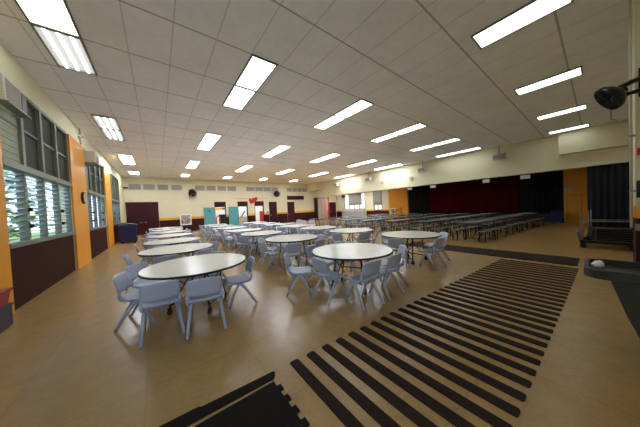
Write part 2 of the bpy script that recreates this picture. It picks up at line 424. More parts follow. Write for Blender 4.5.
# ================================================================= CEILING LIGHTS
COLX=[-1.47,1.68,4.95,8.36,11.88,15.13]; LW=.57
def lamp_proto(kind):
    t=thing('ceiling_light','', 'light', group='ceiling lights')
    f=MB(); a=.03
    f.box(0,LW,0,a,-.035,0); f.box(0,LW,1.25-a,1.25,-.035,0); f.box(0,a,a,1.25-a,-.03,0); f.box(LW-a,LW,a,1.25-a,-.03,0)
    f.build('frame',m_lframe,t)
    if kind=='open':
        MB().box(a,LW-a,a,1.25-a,-.006,-.001).build('reflector',m_refl,t)
        for k in range(3):
            x=.13+k*(LW-.26)/2
            MB().tube([(x,.05,-.022),(x,1.2,-.022)],.021,8).build('tube',m_tube,t)
    else:
        MB().box(a,LW-a,a,1.25-a,-.02,-.002).build('diffuser',{'green':m_lampg,'dim':m_lampdim,'near':m_lampnear}.get(kind,m_lamp),t)
    return t
LP={k:lamp_proto(k) for k in ('std','open','green','dim','near')}
LUSED={k:False for k in LP}
CN=['leftmost column','second column from the left','third column from the left','fourth column from the left','fifth column from the left','column beside the beam']
RN=['closest row','second row','third row','fourth row','farthest row']
def lamp(c,y,kind,label):
    loc=(COLX[c],y,H-.001)
    if not LUSED[kind]:
        LUSED[kind]=True; o=LP[kind]; o.location=loc; o['label']=label
    else: dup(LP[kind],loc,0,label)
for c in range(6):
    for r,y in enumerate((.22,4.22,9.38,14.7,19.85)):
        if r==0:
            if c>=2: lamp(c,y,'dim','single white ceiling light, closest row, '+CN[c])
            continue
        if r==4:
            if c<5: lamp(c,y,'std','single white ceiling light, farthest row, '+CN[c])
            continue
        for h in (0,1):
            kind='near' if r==1 else 'std'
            if c==0 and r==1: kind='green' if h==0 else 'open'
            if c==0 and r==2: kind='open'
            if c==1 and r==3 and h==0: kind='green'
            desc={'near':'white ceiling light','std':'white ceiling light','open':'ceiling light showing bare tubes','green':'greenish white ceiling light'}[kind]
            lamp(c,y+h*1.26,kind,'%s, %s half of pair, %s, %s'%(desc,'nearer' if h==0 else 'farther',RN[r],CN[c]))

# added lights, out of view: far bench area, then kitchen
for i,yy in enumerate((15.2,18.9)):
    dup(LP['std'],(18.2,yy,3.54),0,'added unseen ceiling light over far end of bench table area, %s one'%('nearer','farther')[i])
    dup(LP['std'],(18.2,yy+1.26,3.54),0,'added unseen ceiling light over far end of bench table area, second half of %s pair'%('nearer','farther')[i])
for i,x in enumerate((5.0,7.3,9.3)):
    dup(LP['std'],(x-.3,23.6,2.99),0,'added ceiling light in the bright room behind the %s open doorway'%ORD[i])

# ================================================================= ROUND TABLES
def table_proto():
    t=thing('round_table','','table',group='round folding tables')
    N=64
    pts=[(.75*math.cos(2*PI*k/N),.75*math.sin(2*PI*k/N)) for k in range(N)]
    tb=MB()
    for sgn in (1,-1):
        hp=[(x,y) for x,y in [( .75*math.cos(a),.75*math.sin(a)) for a in [PI*k/32+(0 if sgn>0 else PI) for k in range(33)]]]
        hp=[(x,y+sgn*.0015) for x,y in hp]
        tb.prism(hp,.712,.738)
    tb.build('tabletop',m_white,t)
    ring=MB(); R1,R2=.75,.762; vs=[];fs=[]
    for k in range(N):
        a=2*PI*k/N
        for R,z in ((R1,.708),(R2,.708),(R2,.737),(R1,.737)): vs.append((R*math.cos(a),R*math.sin(a),z))
    for k in range(N):
        j=(k+1)%N
        for q in range(4): fs.append((k*4+q,j*4+q,j*4+(q+1)%4,k*4+(q+1)%4))
    ring.add(vs,fs,True); ring.build('edge_band',m_edge,t)
    ap=MB(); ap.box(-.5,.5,-.26,-.23,.68,.71); ap.box(-.5,.5,.23,.26,.68,.71); ap.box(-.28,-.25,-.5,.5,.68,.71); ap.box(.25,.28,-.5,.5,.68,.71)
    ap.build('under_frame',m_black,t)
    for sx in (-1,1):
        for sy in (-1,1):
            l=MB(); l.tube([(sx*.25,sy*.22,.69),(sx*.26,sy*.23,.4),(sx*.32,sy*.265,.10)],.014,6)
            o=l.build('leg',m_black,t)
            c=MB(); c.cyl((sx*.32-.014,sy*.265,.042),.042,.028,14,'X'); c.box(sx*.32-.02,sx*.32+.02,sy*.265-.02,sy*.265+.02,.07,.11)
            c.build('caster',m_blackp,o)
        x=sx*.245
        bq=MB(); bq.tube([(x,-.22,.56),(x,.22,.22)],.009,6); bq.tube([(x,.22,.56),(x,-.22,.22)],.009,6)
        bq.tube([(sx*.31,-.26,.14),(sx*.31,.26,.14)],.012,6)
        bq.build('cross_brace',m_black,t)
    g=MB(); g.tube([(-.245,0,.39),(-.1,0,.62),(.1,0,.62),(.245,0,.39)],.012,6); g.tube([(-.245,0,.39),(.245,0,.39)],.01,6)
    g.build('fold_linkage',m_black,t)
    return t

# ---------------------------------------------------------------- chair
ZC=.885; XC=.93
def chair_proto(name,m):
    t=thing(name,'','chair')
    def fit(ps): return [(x*XC,y*XC,z) for x,y,z in ps]
    def seat(u,v):
        x=(u-.5)*2; y=-.215+.44*v
        w=.215+.015*math.sin(PI*v)
        if v>.93: w-=.02
        z=.445+.012*x*x-.012*math.exp(-((v-.45)**2)/.05)*(1-x*x)
        if v>.82: z-=.045*((v-.82)/.18)**2
        if v<.22: z+=.06*((.22-v)/.22)**1.6
        return (x*w*XC,(y-.012*(1-x*x)*(1 if v<.1 else 0))*XC,z*ZC)
    MB().shell(seat,10,12,.02).build('seat',m,t)
    def back(u,v):
        x=(u-.5)*2; w=.222-.012*v
        k=max(0,(v-.85)/.15); w-=.03*k*k
        k2=max(0,(.12-v)/.12); w-=.02*k2
        yy=-.215-.075*v-.03*(1-x*x)
        zz=.57+.255*v-.012*x*x*(1 if v>.9 else 0)+.02*(1-x*x)*(1-v)*-1+.012
        return (x*w*XC,yy*XC,zz*ZC)
    MB().shell(back,10,8,.016).build('backrest',m,t)
    for q in (-1,1):
        s=MB()
        s.tube(fit([(q*.205,-.19,.45*ZC),(q*.212,-.215,.50*ZC),(q*.208,-.225,.60*ZC)]),.019,6)
        s.tube(fit([(q*.17,-.19,.43*ZC),(q*.175,.13,.43*ZC)]),.016,6)
        s.build('side_rail',m,t)
    for q in (-1,1):
        MB().tube(fit([(q*.185,-.03,.42*ZC),(q*.205,-.14,.27*ZC),(q*.235,-.285,.012)]),.025,6,r2=.018).build('leg',m,t)
        MB().tube(fit([(q*.185,-.01,.42*ZC),(q*.195,.08,.27*ZC),(q*.21,.175,.012)]),.025,6,r2=.018).build('leg',m,t)
    return t

TB=table_proto(); tb_used=False
CHAIR={'b':chair_proto('stacking_chair',m_chair),'g':chair_proto('stacking_chair',m_chair2)}
ch_used={'b':False,'g':False}
def place_chair(x,y,rz,label,kind,group,z=0):
    global ch_used
    if not ch_used[kind]:
        ch_used[kind]=True; o=CHAIR[kind]; o.location=(x,y,z); o.rotation_euler=(0,0,rz); o['label']=label; o['group']=group; return o
    o=dup(CHAIR[kind],(0,0,0),rz,label,group); o.location=(x,y,z); return o
SECT=['near side','near right','right side','far right','far side','far left','left side','near left']
PLACED=[]
def foot(x,y,rz):
    c,s_=math.cos(rz),math.sin(rz)
    return [(x+c*a-s_*b,y+s_*a+c*b) for a,b in ((-.245,-.29),(.245,-.29),(.21,.22),(-.21,.22))]
def sat(P,Q):
    for A in (P,Q):
        for i in range(4):
            ex,ey=A[(i+1)%4][0]-A[i][0],A[(i+1)%4][1]-A[i][1]; nx,ny=-ey,ex
            p=[nx*q[0]+ny*q[1] for q in P]; q_=[nx*q[0]+ny*q[1] for q in Q]
            if max(p)<=min(q_) or max(q_)<=min(p): return False
    return True
def free(x,y,rz,own):
    F=foot(x,y,rz)
    if any(sat(F,Q) for Q in PLACED): return False
    for tx,ty in ALLT:
        if (tx,ty)==own: continue
        if min(math.hypot(tx-q[0],ty-q[1]) for q in F+[((F[0][0]+F[1][0])/2,(F[0][1]+F[1][1])/2)])<.77: return False
    PLACED.append(F); return True
def around(cx,cy,angs,rowname,tname,kind):
    """chairs round a table: angs = direction of each chair from the table centre (degrees, world)"""
    tocam=math.degrees(math.atan2(-cy,-cx)); used=set()
    ok=[]
    for a in angs:
        if isinstance(a,tuple):
            x,y,z_=a; PLACED.append(foot(x,y,math.radians(z_))); ok.append((math.degrees(math.atan2(y-cy,x-cx)),x,y,math.radians(z_))); continue
        r=(.64 if rowname=='window row' else .68)+random.uniform(-.01,.02)
        for dr,da in ((0,0),(0,3),(0,-3),(.03,0),(0,6),(0,-6),(-.03,0),(-.03,5),(-.03,-5),(.05,3),(.05,-3),(0,10),(0,-10),(-.04,9),(-.04,-9),(-.06,0),(-.06,14),(-.06,-14)):
            A=math.radians(a+da); x=cx+(r+dr)*math.cos(A); y=cy+(r+dr)*math.sin(A); rz=A+PI/2+math.radians(random.uniform(-2,2))
            if free(x,y,rz,(cx,cy)): ok.append((a+da,x,y,rz)); break
    ok.sort(key=lambda q:(q[0]-tocam+22)%360)
    for a,x,y,rz in ok:
        k=int(round(((a-tocam)%360)/45))%8
        n0=0
        while k in used and n0<8: k=(k+1)%8; n0+=1
        used.add(k)
        place_chair(x,y,rz,'%s plastic chair, %s of %s'%('light blue-grey',SECT[k],tname),kind,'chairs at the round tables')
def table(cx,cy,rot,label,i):
    global tb_used
    if not tb_used:
        tb_used=True; o=TB; o.location=(cx,cy,0); o.rotation_euler=(0,0,rot); o['label']=label
    else: dup(TB,(cx,cy,0),rot,label)
ROWS={
 'window row':(.40,[(.49,4.07),(.36,6.22),(.36,8.2),(.38,10.45),(.4,12.6),(.4,14.7),(.4,16.8)],'b'),
 'middle row':(3.05,[(2.93,2.9),(3.08,5.45),(3.03,7.6),(3.06,9.6),(3.1,11.8),(3.1,14.0),(3.1,16.1)],'b'),
 'right row':(5.45,[(5.49,3.17),(5.39,5.32),(5.42,7.25),(5.41,9.17),(5.5,11.2),(5.5,13.2),(5.5,15.3)],'b'),
}
SPEC={('window row',0):[(-.02,3.555,0),(.47,3.32,-9),(-.22,4.13,-107),(-.14,4.70,-134),(1.02,3.78,84),(.80,4.66,150)],
 ('window row',1):[(-.33,6.25,-93),(1.0,6.52,122),(.1,5.62,4),(.70,5.74,32),(.12,6.86,198)],
 ('middle row',0):[(2.325,2.815,-90),(2.56,2.345,-2),(3.13,2.34,3),(3.66,2.55,48),(2.10,3.42,-124),(2.72,3.6,-160),(3.30,3.5,150)],
 ('middle row',1):[(2.38,5.36,-84),(2.66,4.74,-18),(3.34,4.74,12),(3.74,5.3,80),(2.6,6.0,-140),(3.2,6.12,185)],
 ('right row',0):[(4.86,3.12,-68),(5.27,2.52,-8),(6.08,2.77,52),(5.0,3.72,-140),(5.65,3.85,170)],
 ('right row',1):[(4.76,5.15,-75),(5.2,4.72,-15),(5.8,4.82,35),(6.05,5.4,95),(5.2,5.95,-165)],
}
ALLT=[p for _,L,_ in ROWS.values() for p in L]
for rn,(xx,L,kind) in ROWS.items():
    for i,(cx,cy) in enumerate(L):
        pos='nearest' if i==0 else ('farthest' if i==6 else ORD[i]+'-nearest')
        rr_={('window row',0):-40,('middle row',0):-64.7}.get((rn,i),random.uniform(-4,4)+(8 if i%2 else 0))
        table(cx,cy,math.radians(rr_),'round white folding table with dark edge, %s in the %s'%(pos,rn),i)
        angs=SPEC.get((rn,i))
        if not angs:
            nn=6 if rn=='window row' else 7; b0=random.uniform(0,50); angs=[b0+360/nn*k+random.uniform(-1,1) for k in range(nn) if random.random()>.06]
        around(cx,cy,angs,rn,'the %s round table, %s'%(pos,rn),kind)
# stacks of chairs at the far end of the right row
for i,(x,y,a) in enumerate(((7.95,12.5,2.2),(8.5,12.1,2.6),(8.15,13.3,1.9),(8.55,14.0,2.4))):
    place_chair(x,y,a,'grey plastic chair in the loose group before the tan cabinet, %s from the left'%ORD[[1,3,0,2][i]],'g','loose grey chairs')

# ================================================================= BENCH TABLES
def bench_proto():
    t=thing('bench_table','','table',group='long folding tables with benches')
    L=2.75
    tp=MB()
    for s in (0,1): tp.box(s*L/2+.01,(s+1)*L/2-.01,-.3,.3,.715,.742)
    tp.build('tabletop',m_bench,t)
    e=MB(); e.box(0,L,-.31,-.3,.71,.742); e.box(0,L,.3,.31,.71,.742); e.box(-.01,0,-.31,.31,.71,.742); e.box(L,L+.01,-.31,.31,.71,.742)
    e.build('edge_band',m_edge,t)
    for s in (-1,1):
        bb=MB()
        for q in (0,1): bb.box(.2+q*1.13+.01,.2+(q+1)*1.13-.01,s*.47-.115,s*.47+.115,.415,.44)
        bb.build('bench',m_bench,t)
        for x in (.28,1.2,1.46,2.38):
            l=MB(); l.tube([(x,s*.47-.09,.41),(x,s*.47-.09,.014),(x,s*.47+.09,.014),(x,s*.47+.09,.41)],.02,4)
            l.build('bench_leg',m_black,t)
    for x in (.62,L-.62):
        l=MB(); l.tube([(x,-.24,.71),(x,-.24,.10),(x,.24,.10),(x,.24,.71)],.022,4); l.tube([(x,-.36,.38),(x,.36,.38)],.014,4)
        for y in (-.24,.24): l.cyl((x-.015,y,.045),.045,.03,12,'X')
        l.build('leg_frame',m_black,t)
    c=MB(); c.box(.5,L-.5,-.02,.02,.63,.66); c.tube([(.62,0,.1),(L/2,0,.62)],.012,4); c.tube([(L-.62,0,.1),(L/2,0,.62)],.012,4)
    c.build('centre_truss',m_black,t)
    return t
BP=bench_proto(); bp_used=False
al=math.radians(-4.5); k=0
for r in range(7):
    for c in range(3):
        x=9.3+c*2.95; y=3.12+r*1.72-(x-9.3)*.075
        lab='long grey folding bench table, %s row from the right, %s one back'%(ORD[r],ORD[c])
        if not bp_used: bp_used=True; BP.location=(x,y,0); BP.rotation_euler=(0,0,al); BP['label']=lab
        else: dup(BP,(x,y,0),al,lab)

# ================================================================= FLOOR STRIPS AND MATS
for i in range(32):
    x=.985+i*.1955; yl=1.915-.055*(x-.985); yr=.36-.018*(x-1.9) if x>1.9 else .36
    m=MB(); r=.02
    T=tf((x,0,0),0)
    wv=.097
    pts=[]
    for cx,cy,a0 in ((wv-r,yl-r,0),(r,yl-r,90),(r,yr+r,180),(wv-r,yr+r,270)):
        for q in range(4):
            a=math.radians(a0+30*q); pts.append((cx+r*math.cos(a),cy+r*math.sin(a)))
    m.prism(pts,0.0005,.009,T=T)
    tag(m.build('floor_strip',m_mat),'dark brown rubber strip on floor, %s from the black corner mat'%nth(i),'floor strip','rows of floor strips')
def tabmat(x0,x1,y0,y1,edges,h=.012):
    """interlocking mat outline with square tabs on given edges"""
    t=.035; pts=[]
    def run(p,q,nx,ny,on):
        n=max(1,int(round(math.hypot(q[0]-p[0],q[1]-p[1])/.13)))
        for i in range(n):
            a=(p[0]+(q[0]-p[0])*i/n,p[1]+(q[1]-p[1])*i/n); b=(p[0]+(q[0]-p[0])*(i+.5)/n,p[1]+(q[1]-p[1])*(i+.5)/n)
            pts.append(a)
            if on: pts.append((a[0]+nx*t,a[1]+ny*t)); pts.append((b[0]+nx*t,b[1]+ny*t)); pts.append(b)
    run((x0,y0),(x1,y0),0,-1,'S' in edges); run((x1,y0),(x1,y1),1,0,'E' in edges)
    run((x1,y1),(x0,y1),0,1,'N' in edges); run((x0,y1),(x0,y0),-1,0,'W' in edges)
    return MB().prism(pts,.0005,h)
tag(tabmat(-.75,.76,-.3,1.80,'E').build('floor_mat',m_mat2),'solid black interlocking floor mat in the near corner','floor mat','solid floor mats')
b=MB(); b.prism([(-.45,1.855),(.78,1.835),(.80,1.86),(.82,1.90),(.80,1.915),(.2,1.945),(.19,1.96),(-.45,1.985)],.0005,.012)
tag(b.build('mat_edge_strip',m_mat2),'narrow black mat edging strip beyond the corner mat','floor mat')
tag(tabmat(7.42,8.38,.30,1.94,'W').build('floor_mat',m_mat),'dark brown floor mat at far end of strips, right half','floor mat','solid floor mats')
tag(tabmat(7.42,8.38,1.97,4.6,'').build('floor_mat',m_mat),'dark brown floor mat at far end of strips, left half','floor mat','solid floor mats')

# ================================================================= FAR WALL OBJECTS
def vent(x0,x1,label,z0=3.7,z1=4.2):
    t=thing('wall_vent',label,'vent',(0,0,0),group='vents along the far wall')
    f=MB(); f.box(x0,x1,YB-.03,YB,z0,z0+.03); f.box(x0,x1,YB-.03,YB,z1-.03,z1); f.box(x0,x0+.04,YB-.03,YB,z0,z1); f.box(x1-.04,x1,YB-.03,YB,z0,z1)
    t.location=((x0+x1)/2,YB,z0)
    f2=MB(); f2.v=[(v[0]-(x0+x1)/2,v[1]-YB,v[2]-z0) for v in f.v]; f2.f=f.f; f2.sm=f.sm; f2.mi=f.mi
    f2.build('frame',m_lgrey,t)
    s=MB(); w2=(x1-x0)/2
    for k in range(6): s.box(-w2+.04,w2-.04,-.02,-.012,.045+k*.075,.045+k*.075+.05)
    s.box(-.02,.02,-.025,-.005,.03,z1-z0-.03); s.box(-w2+.03,w2-.03,-.008,-.002,.03,z1-z0-.03)
    s.build('louvre',m_louv,t)
VG=[('above the double maroon door',[(-1.75,-.95),(-.85,-.05),(.1,.88),(1.05,1.9)]),('above the first teal door',[(2.88,3.72),(3.82,4.68),(4.8,5.64),(5.73,6.62)]),
    ('above the red heart',[(7.63,8.55),(8.6,9.5),(9.55,10.45),(10.5,11.4)]),('above the maroon signboard',[(12.5,13.2),(13.24,13.93),(13.97,14.66),(14.7,15.4)])]
for nm,L in VG:
    for i,(a,bx) in enumerate(L): vent(a,bx,'grey louvred wall vent %s, %s of four from left'%(nm,ORD[i]))
def door_leaf_open(x0,x1,label):
    t=thing('open_door',label,'door',((x0+x1)/2,YB-.09,0),group='open teal doors'); w2=(x1-x0)/2
    MB().box(-w2,w2,-.025,.025,.02,2.1).build('door_panel',m_teal,t)
    MB().box(w2-.14,w2-.1,-.07,-.025,.95,1.1).build('door_handle',m_steel,t)
    return t
a=door_leaf_open(3.49,4.45,'teal door standing open left of the first open doorway')
MB().box(-.05,.06,-.035,-.025,1.68,1.85).build('door_plate',m_dark,a)
door_leaf_open(5.72,6.64,'teal door standing open left of the second open doorway')
# sign board
t=thing('sign_board','long maroon sign board above the right-hand closed door','sign',(13.69,YB-.03,2.97))
MB().box(-1.17,1.17,-.02,.03,-.22,.22).build('board',m_maroon,t)
f=MB(); f.box(-1.19,1.19,-.03,.03,.2,.24); f.box(-1.19,1.19,-.03,.03,-.24,-.2); f.box(-1.19,-1.15,-.03,.03,-.2,.2); f.box(1.15,1.19,-.03,.03,-.2,.2)
f.build('frame',m_dark,t)
# wall fans on far wall
def wall_fan(x,y,z,r,label,rz=0,tilt=0):
    t=thing('wall_fan',label,'fan',(x,y,z),rz,group='black wall fans')
    T=tf((0,-.42,0),rx=math.radians(tilt))
    g=MB()
    for k in range(14):
        a=2*PI*k/14; ca,sa=math.cos(a),math.sin(a)
        g.tube([(0.05*ca,-.1,.05*sa),(r*.6*ca,-.09,r*.6*sa),(r*ca,0,r*sa),(r*.6*ca,.08,r*.6*sa),(.05*ca,.09,.05*sa)],.006,4,T=T)
    for rr,yy in ((r,0),(r*.6,-.09),(r*.6,.08),(r*.3,-.1)):
        g.tube([(rr*math.cos(2*PI*k/24),yy,rr*math.sin(2*PI*k/24)) for k in range(24)],.009,4,T=T,closed=True)
    g.build('cage',m_black,t)
    bl=MB()
    for k in range(4):
        a=PI/2*k+.3
        def bf(u,v,a=a):
            rr=.06+(r*.86-.06)*u; da=(v-.5)*1.5
            return (rr*math.cos(a+da),.05*(v-.5)*2,rr*math.sin(a+da))
        bl.shell(bf,4,4,.006,T=T)
    bl.build('blade',m_blackp,t)
    MB().cyl((0,-.06,0),.09,.24,16,'Y',T=T).build('motor',m_blackp,t)
    ar=MB(); ar.tube([(0,-.3,-.02),(0,-.15,-.1),(0,0,-.12)],.025,8); ar.box(-.06,.06,-.02,.0,-.25,0.02)
    ar.build('bracket',m_black,t)
    return t
wall_fan(2.45,YB,3.45,.4,'black wall fan right of the first group of vents',.4)
wall_fan(11.15,YB,3.42,.4,'black wall fan above the left-hand closed maroon door',-.4)
wall_fan(XR,20.9,3.05,.3,'small black fan on the cream wall left of the curtained window',PI/2+PI)
# picture panel
t=thing('picture_board','white framed picture board leaning on the maroon wall','picture',(2.02,YB-.03,.57))
f=MB(); f.box(-.44,.44,-.02,.02,0,.98); f.build('board',m_paper,t)
m_pic=D.materials.new('picture_print'); m_pic.use_nodes=True
n=m_pic.node_tree.nodes; l=m_pic.node_tree.links; tc=n.new('ShaderNodeTexCoord'); nz=n.new('ShaderNodeTexNoise'); nz.inputs['Scale'].default_value=4; nz.inputs['Distortion'].default_value=2
cr=n.new('ShaderNodeValToRGB'); cr.color_ramp.elements[0].position=.38; cr.color_ramp.elements[0].color=(.12,.06,.04,1); cr.color_ramp.elements[1].position=.6; cr.color_ramp.elements[1].color=(.6,.55,.46,1)
l.new(tc.outputs['Object'],nz.inputs[0]); l.new(nz.outputs[0],cr.inputs[0]); l.new(cr.outputs[0],n['Principled BSDF'].inputs['Base Color'])
MB().box(-.36,.36,-.026,-.02,.1,.9).build('print',m_pic,t)
for q in (-.3,.27): MB().box(q,q+.03,-.1,.0,-.57,0.05).build('leg',m_dark,t)
# security camera
t=thing('security_camera','dark security camera high on far wall near left corner','camera',(-1.95,YB,3.84))
MB().tube([(0,0,0),(0.02,-.15,0)],.02,8).build('bracket',m_black,t); MB().box(-.14,.2,-.22,-.12,-.05,.05).build('housing',m_blackp,t,bevel=.01)
# notice
o=MB().box(-.19,.19,-.008,.0,-.24,.24).build('notice',m_paper,loc=(9.93,YB-.002,1.38)); tag(o,'white notice with blue print beside the left closed door','notice')
MB().box(-.12,.12,-.012,-.008,-.1,.12).build('print',mat('print_blue',(120,150,190),.6),o)
# banner with heart
t=thing('paper_banner','long pale paper banner with scribbled pink edge on far wall','banner',(8.0,YB-.01,2.72))
MB().box(-1.45,1.45,-.006,0,-.12,.2).build('banner_sheet',mat('banner_paper',(226,212,184),.8,noise=.1,nscale=6),t)
MB().box(-1.5,1.9,-.01,-.006,.2,.24).build('banner_edge',mat('banner_pink',(200,150,140),.8),t)
def heart(sx,sz,T):
    pts=[]
    for k in range(28):
        a=2*PI*k/28; pts.append((sx*16*math.sin(a)**3/16,sz*(13*math.cos(a)-5*math.cos(2*a)-2*math.cos(3*a)-math.cos(4*a))/16))
    m=MB(); n=len(pts)
    vs=[(x,-.02,z) for x,z in pts]+[(x,0,z) for x,z in pts]
    m.add(vs,[tuple(range(n)),tuple(range(2*n-1,n-1,-1))]+[(i,n+i,n+(i+1)%n,(i+1)%n) for i in range(n)],False,T); return m
h1=heart(.34,.34,Matrix.Identity(4)).build('paper_heart',m_red,loc=(8.15,YB-.03,2.62)); h1.rotation_euler=(0,.35,0); tag(h1,'red paper heart on far wall, lower left of two','heart')
h2=heart(.3,.32,Matrix.Identity(4)).build('paper_heart',m_red,loc=(8.52,YB-.055,2.82)); h2.rotation_euler=(0,-.2,0); tag(h2,'red paper heart on far wall, upper right of two','heart')
# things seen through the doorways
t=thing('food_counter','white serving counter in the room behind the second doorway','counter',(7.2,24.4,0))
MB().box(-.8,.8,-.3,.3,0,.9).build('body',m_lgrey,t); MB().box(-.85,.85,-.35,.35,.9,.95).build('worktop',m_steel,t)
t=thing('dark_cabinet','dark cabinet visible at right of first open doorway','cabinet',(5.55,24.6,0))
MB().box(-.3,.3,-.3,.3,0,1.35).build('body',m_dark,t); MB().box(-.28,.28,-.32,-.3,.05,.65).build('door',m_black,t); MB().box(-.28,.28,-.32,-.3,.7,1.3).build('door',m_black,t)
t=thing('hand_truck','red upright cart frame behind first open doorway','cart',(4.95,23.9,0))
MB().tube([(-.15,0,.05),(-.15,0,1.1),(0,0,1.25),(.15,0,1.1),(.15,0,.05)],.05,8).build('frame',m_red,t); MB().box(-.18,.18,-.25,0,.02,.05).build('toe_plate',m_red,t)
for s_ in (-1,1): MB().cyl((s_*.2-.02,.05,.12),.12,.04,16,'X').build('wheel',m_rubber,t)
o=MB().box(-.32,.32,-.02,0,-.12,.12).build('bunting',[m_stripe],loc=(5.4,25.6,1.98)); tag(o,'yellow strip banner behind the first open doorway','banner')
o=MB().box(-.25,.25,-.02,0,-.12,.12).build('bunting',[mat('green_paper',(40,150,80),.7)],loc=(6.0,25.6,1.98)); tag(o,'green strip banner behind the first open doorway','banner')
t=thing('open_door','red door ajar in the third open doorway','door',(9.15,YB-.1,0))
MB().box(-.2,.2,-.03,.03,.02,1.5).build('door_panel',m_red,t); MB().box(-.15,-.11,-.07,-.03,.9,1.0).build('door_handle',m_steel,t)
t=thing('leaning_board','black slanted board on the serving counter behind second doorway','board',(7.45,24.4,.956))
MB().box(-.05,.05,-.02,.02,.05,.8,T=tf(ry=.6)).build('board',m_black,t); MB().box(-.15,.15,-.06,.06,0,.03).build('foot',m_black,t)
# tan cabinet & red post at back right corner
t=thing('tall_cabinet','tall tan cabinet with dark left side by the far right corner','cabinet',(17.3,YB-.45,0))
MB().box(-.75,.85,-.3,.4,.03,2.88).build('body',m_tan,t); MB().box(-.85,-.75,-.32,.42,0,2.9).build('side_panel',m_dark,t); MB().box(-.87,.87,-.33,.43,2.9,2.93).build('top_panel',m_dark,t)
s=MB(); s.box(-.2,-.19,-.31,-.3,.05,2.85); s.box(.34,.35,-.31,-.3,.05,2.85); s.build('door_seam',m_dark,t)
t=thing('red_post','tall narrow red post at the right side of tan cabinet','post',(18.32,YB-.75,0))
MB().box(-.07,.07,-.05,.05,.04,3.0).build('post',m_red,t); MB().box(-.14,.14,-.14,.14,0,.04).build('base',m_red,t)

# right alcove: curtains
def curtain(name,m,p0,p1,z0,z1,label,cat='curtain',amp=.05,wl=.22,group=None):
    L=math.hypot(p1[0]-p0[0],p1[1]-p0[1]); n=int(L/wl*8); dx,dy=(p1[0]-p0[0])/L,(p1[1]-p0[1])/L
    def fn(u,v):
        s=u*L; ph=2*PI*s/wl; a=amp*(.6+.4*math.sin(s*2.3)); q=a*math.sin(ph+.6*math.sin(s*1.7))*(1-.35*v)
        return (p0[0]+dx*s-dy*q,p0[1]+dy*s+dx*q,z0+(z1-z0)*v)
    o=MB().shell(fn,n,3,.012).build(name,m); tag(o,label,cat,group)
    MB().tube([(p0[0],p0[1],z1+.015),(p1[0],p1[1],z1+.015)],.02,6).build('curtain_track',m_black,o)
    return o
curtain('stage_curtain',m_curt,(XR+.45,3.5),(XR+.45,10.05),.51,3.5,'wide maroon pleated curtain closing the stage')
curtain('stage_curtain',m_blk,(XR+.25,1.36),(XR+.25,3.5),.51,3.5,'black side curtain right of the maroon stage curtain')
curtain('stage_curtain',m_blk,(XR+.25,9.95),(XR+.25,11.83),.51,3.5,'black side curtain left of the maroon stage curtain')
curtain('hanging_curtain',mat('charcoal_curtain',(40,42,52),.85,spec=.15,noise=.3,nscale=10,stretch=(1,1,.05)),(XS+.12,.33),(XS+.12,-1.2),.03,ZS-.04,'dark charcoal pleated curtain beside the pier at the right',amp=.06,wl=.2)
curtain('window_curtain',m_gcurt,(XR-.1,17.9),(XR-.1,20.25),1.75,3.22,'grey curtain hanging over top of the wide window',wl=.18,amp=.03)
curtain('window_curtain',m_gcurt,(XR-.1,15.0),(XR-.1,16.2),1.62,3.22,'grey curtain above the small window beside the orange wall',wl=.18,amp=.03)
curtain('low_screen',m_gcurt,(XR-.3,17.3),(XR-.3,21.4),.02,1.28,'low grey pleated screen under the wide window',wl=.3,amp=.03)
# handrail and small sign by stage steps
t=thing('stage_steps','dark stage steps with black handrail by the orange wall','steps',(XR-.6,12.95,0),-PI/2)
for k in range(3): MB().box(.1+.26*k,.36+.26*k,-.44,.44,0,.17*(k+1)-.01).build('step',m_stage,t)
MB().tube([(.05,-.48,0),(.05,-.48,.75),(.98,-.48,1.25),(.98,-.48,0)],.035,8).build('handrail',m_black,t)
t=thing('easel_sign','small grey and white sign on stand before the orange wall','sign',(XR-.5,13.3,0))
MB().box(-.015,.015,-.27,.27,.6,1.22).build('board',m_lgrey,t); MB().box(-.022,-.015,-.2,.2,.68,1.12).build('print',mat('sign_print',(120,124,128),.6,noise=.5,nscale=9),t)
for y in (-.2,.2): MB().tube([(0,y,.62),(0.1,y*1.2,.01)],.012,6).build('leg',m_black,t)
MB().tube([(0,0,.62),(-.25,0,.01)],.012,6).build('leg',m_black,t)
# blue bins
def bin_(x,y,rz,label,w=.62,d=.7,h=1.1,m=m_blue,heap=True,group=None):
    t=thing('wheeled_bin',label,'bin',(x,y,0),rz,group=group)
    b=MB(); w0=w*.42; w1=w*.5; d0=d*.4; d1=d*.5
    b.add([(-w0,-d0,.1),(w0,-d0,.1),(w0,d0,.1),(-w0,d0,.1),(-w1,-d1,h-.12),(w1,-d1,h-.12),(w1,d1,h-.12),(-w1,d1,h-.12)],
        [(0,3,2,1),(4,5,6,7),(0,1,5,4),(1,2,6,5),(2,3,7,6),(3,0,4,7)])
    b.box(-w1-.02,w1+.02,-d1-.02,d1+.02,h-.16,h-.11); b.build('body',m,t,bevel=.015)
    def lid(u,v):
        x=(u-.5)*2; y=(v-.5)*2; return (x*(w1+.03),y*(d1+.03),h-.09+.09*(1-x*x)*(1-y*y*.6))
    MB().shell(lid,8,8,.02).build('lid',m,t)
    MB().tube([(-w1*.7,d1+.02,h-.12),(-w1*.7,d1+.1,h-.06),(w1*.7,d1+.1,h-.06),(w1*.7,d1+.02,h-.12)],.018,8).build('handle',m,t)
    for s_ in (-1,1): MB().cyl((s_*w0-.03,d0-.02,.11),.11,.06,18,'X').build('wheel',m_rubber,t)
    for s_ in (-1,1): MB().box(s_*w0*.8-.03,s_*w0*.8+.03,-d0+.02,-d0+.1,0,.1).build('foot',m_rubber,t)
    return t
bin_(-1.45,17.1,.1,'large blue lidded bin near far left corner, right of the pair',.8,.75,1.16,group='blue bins by the windows')
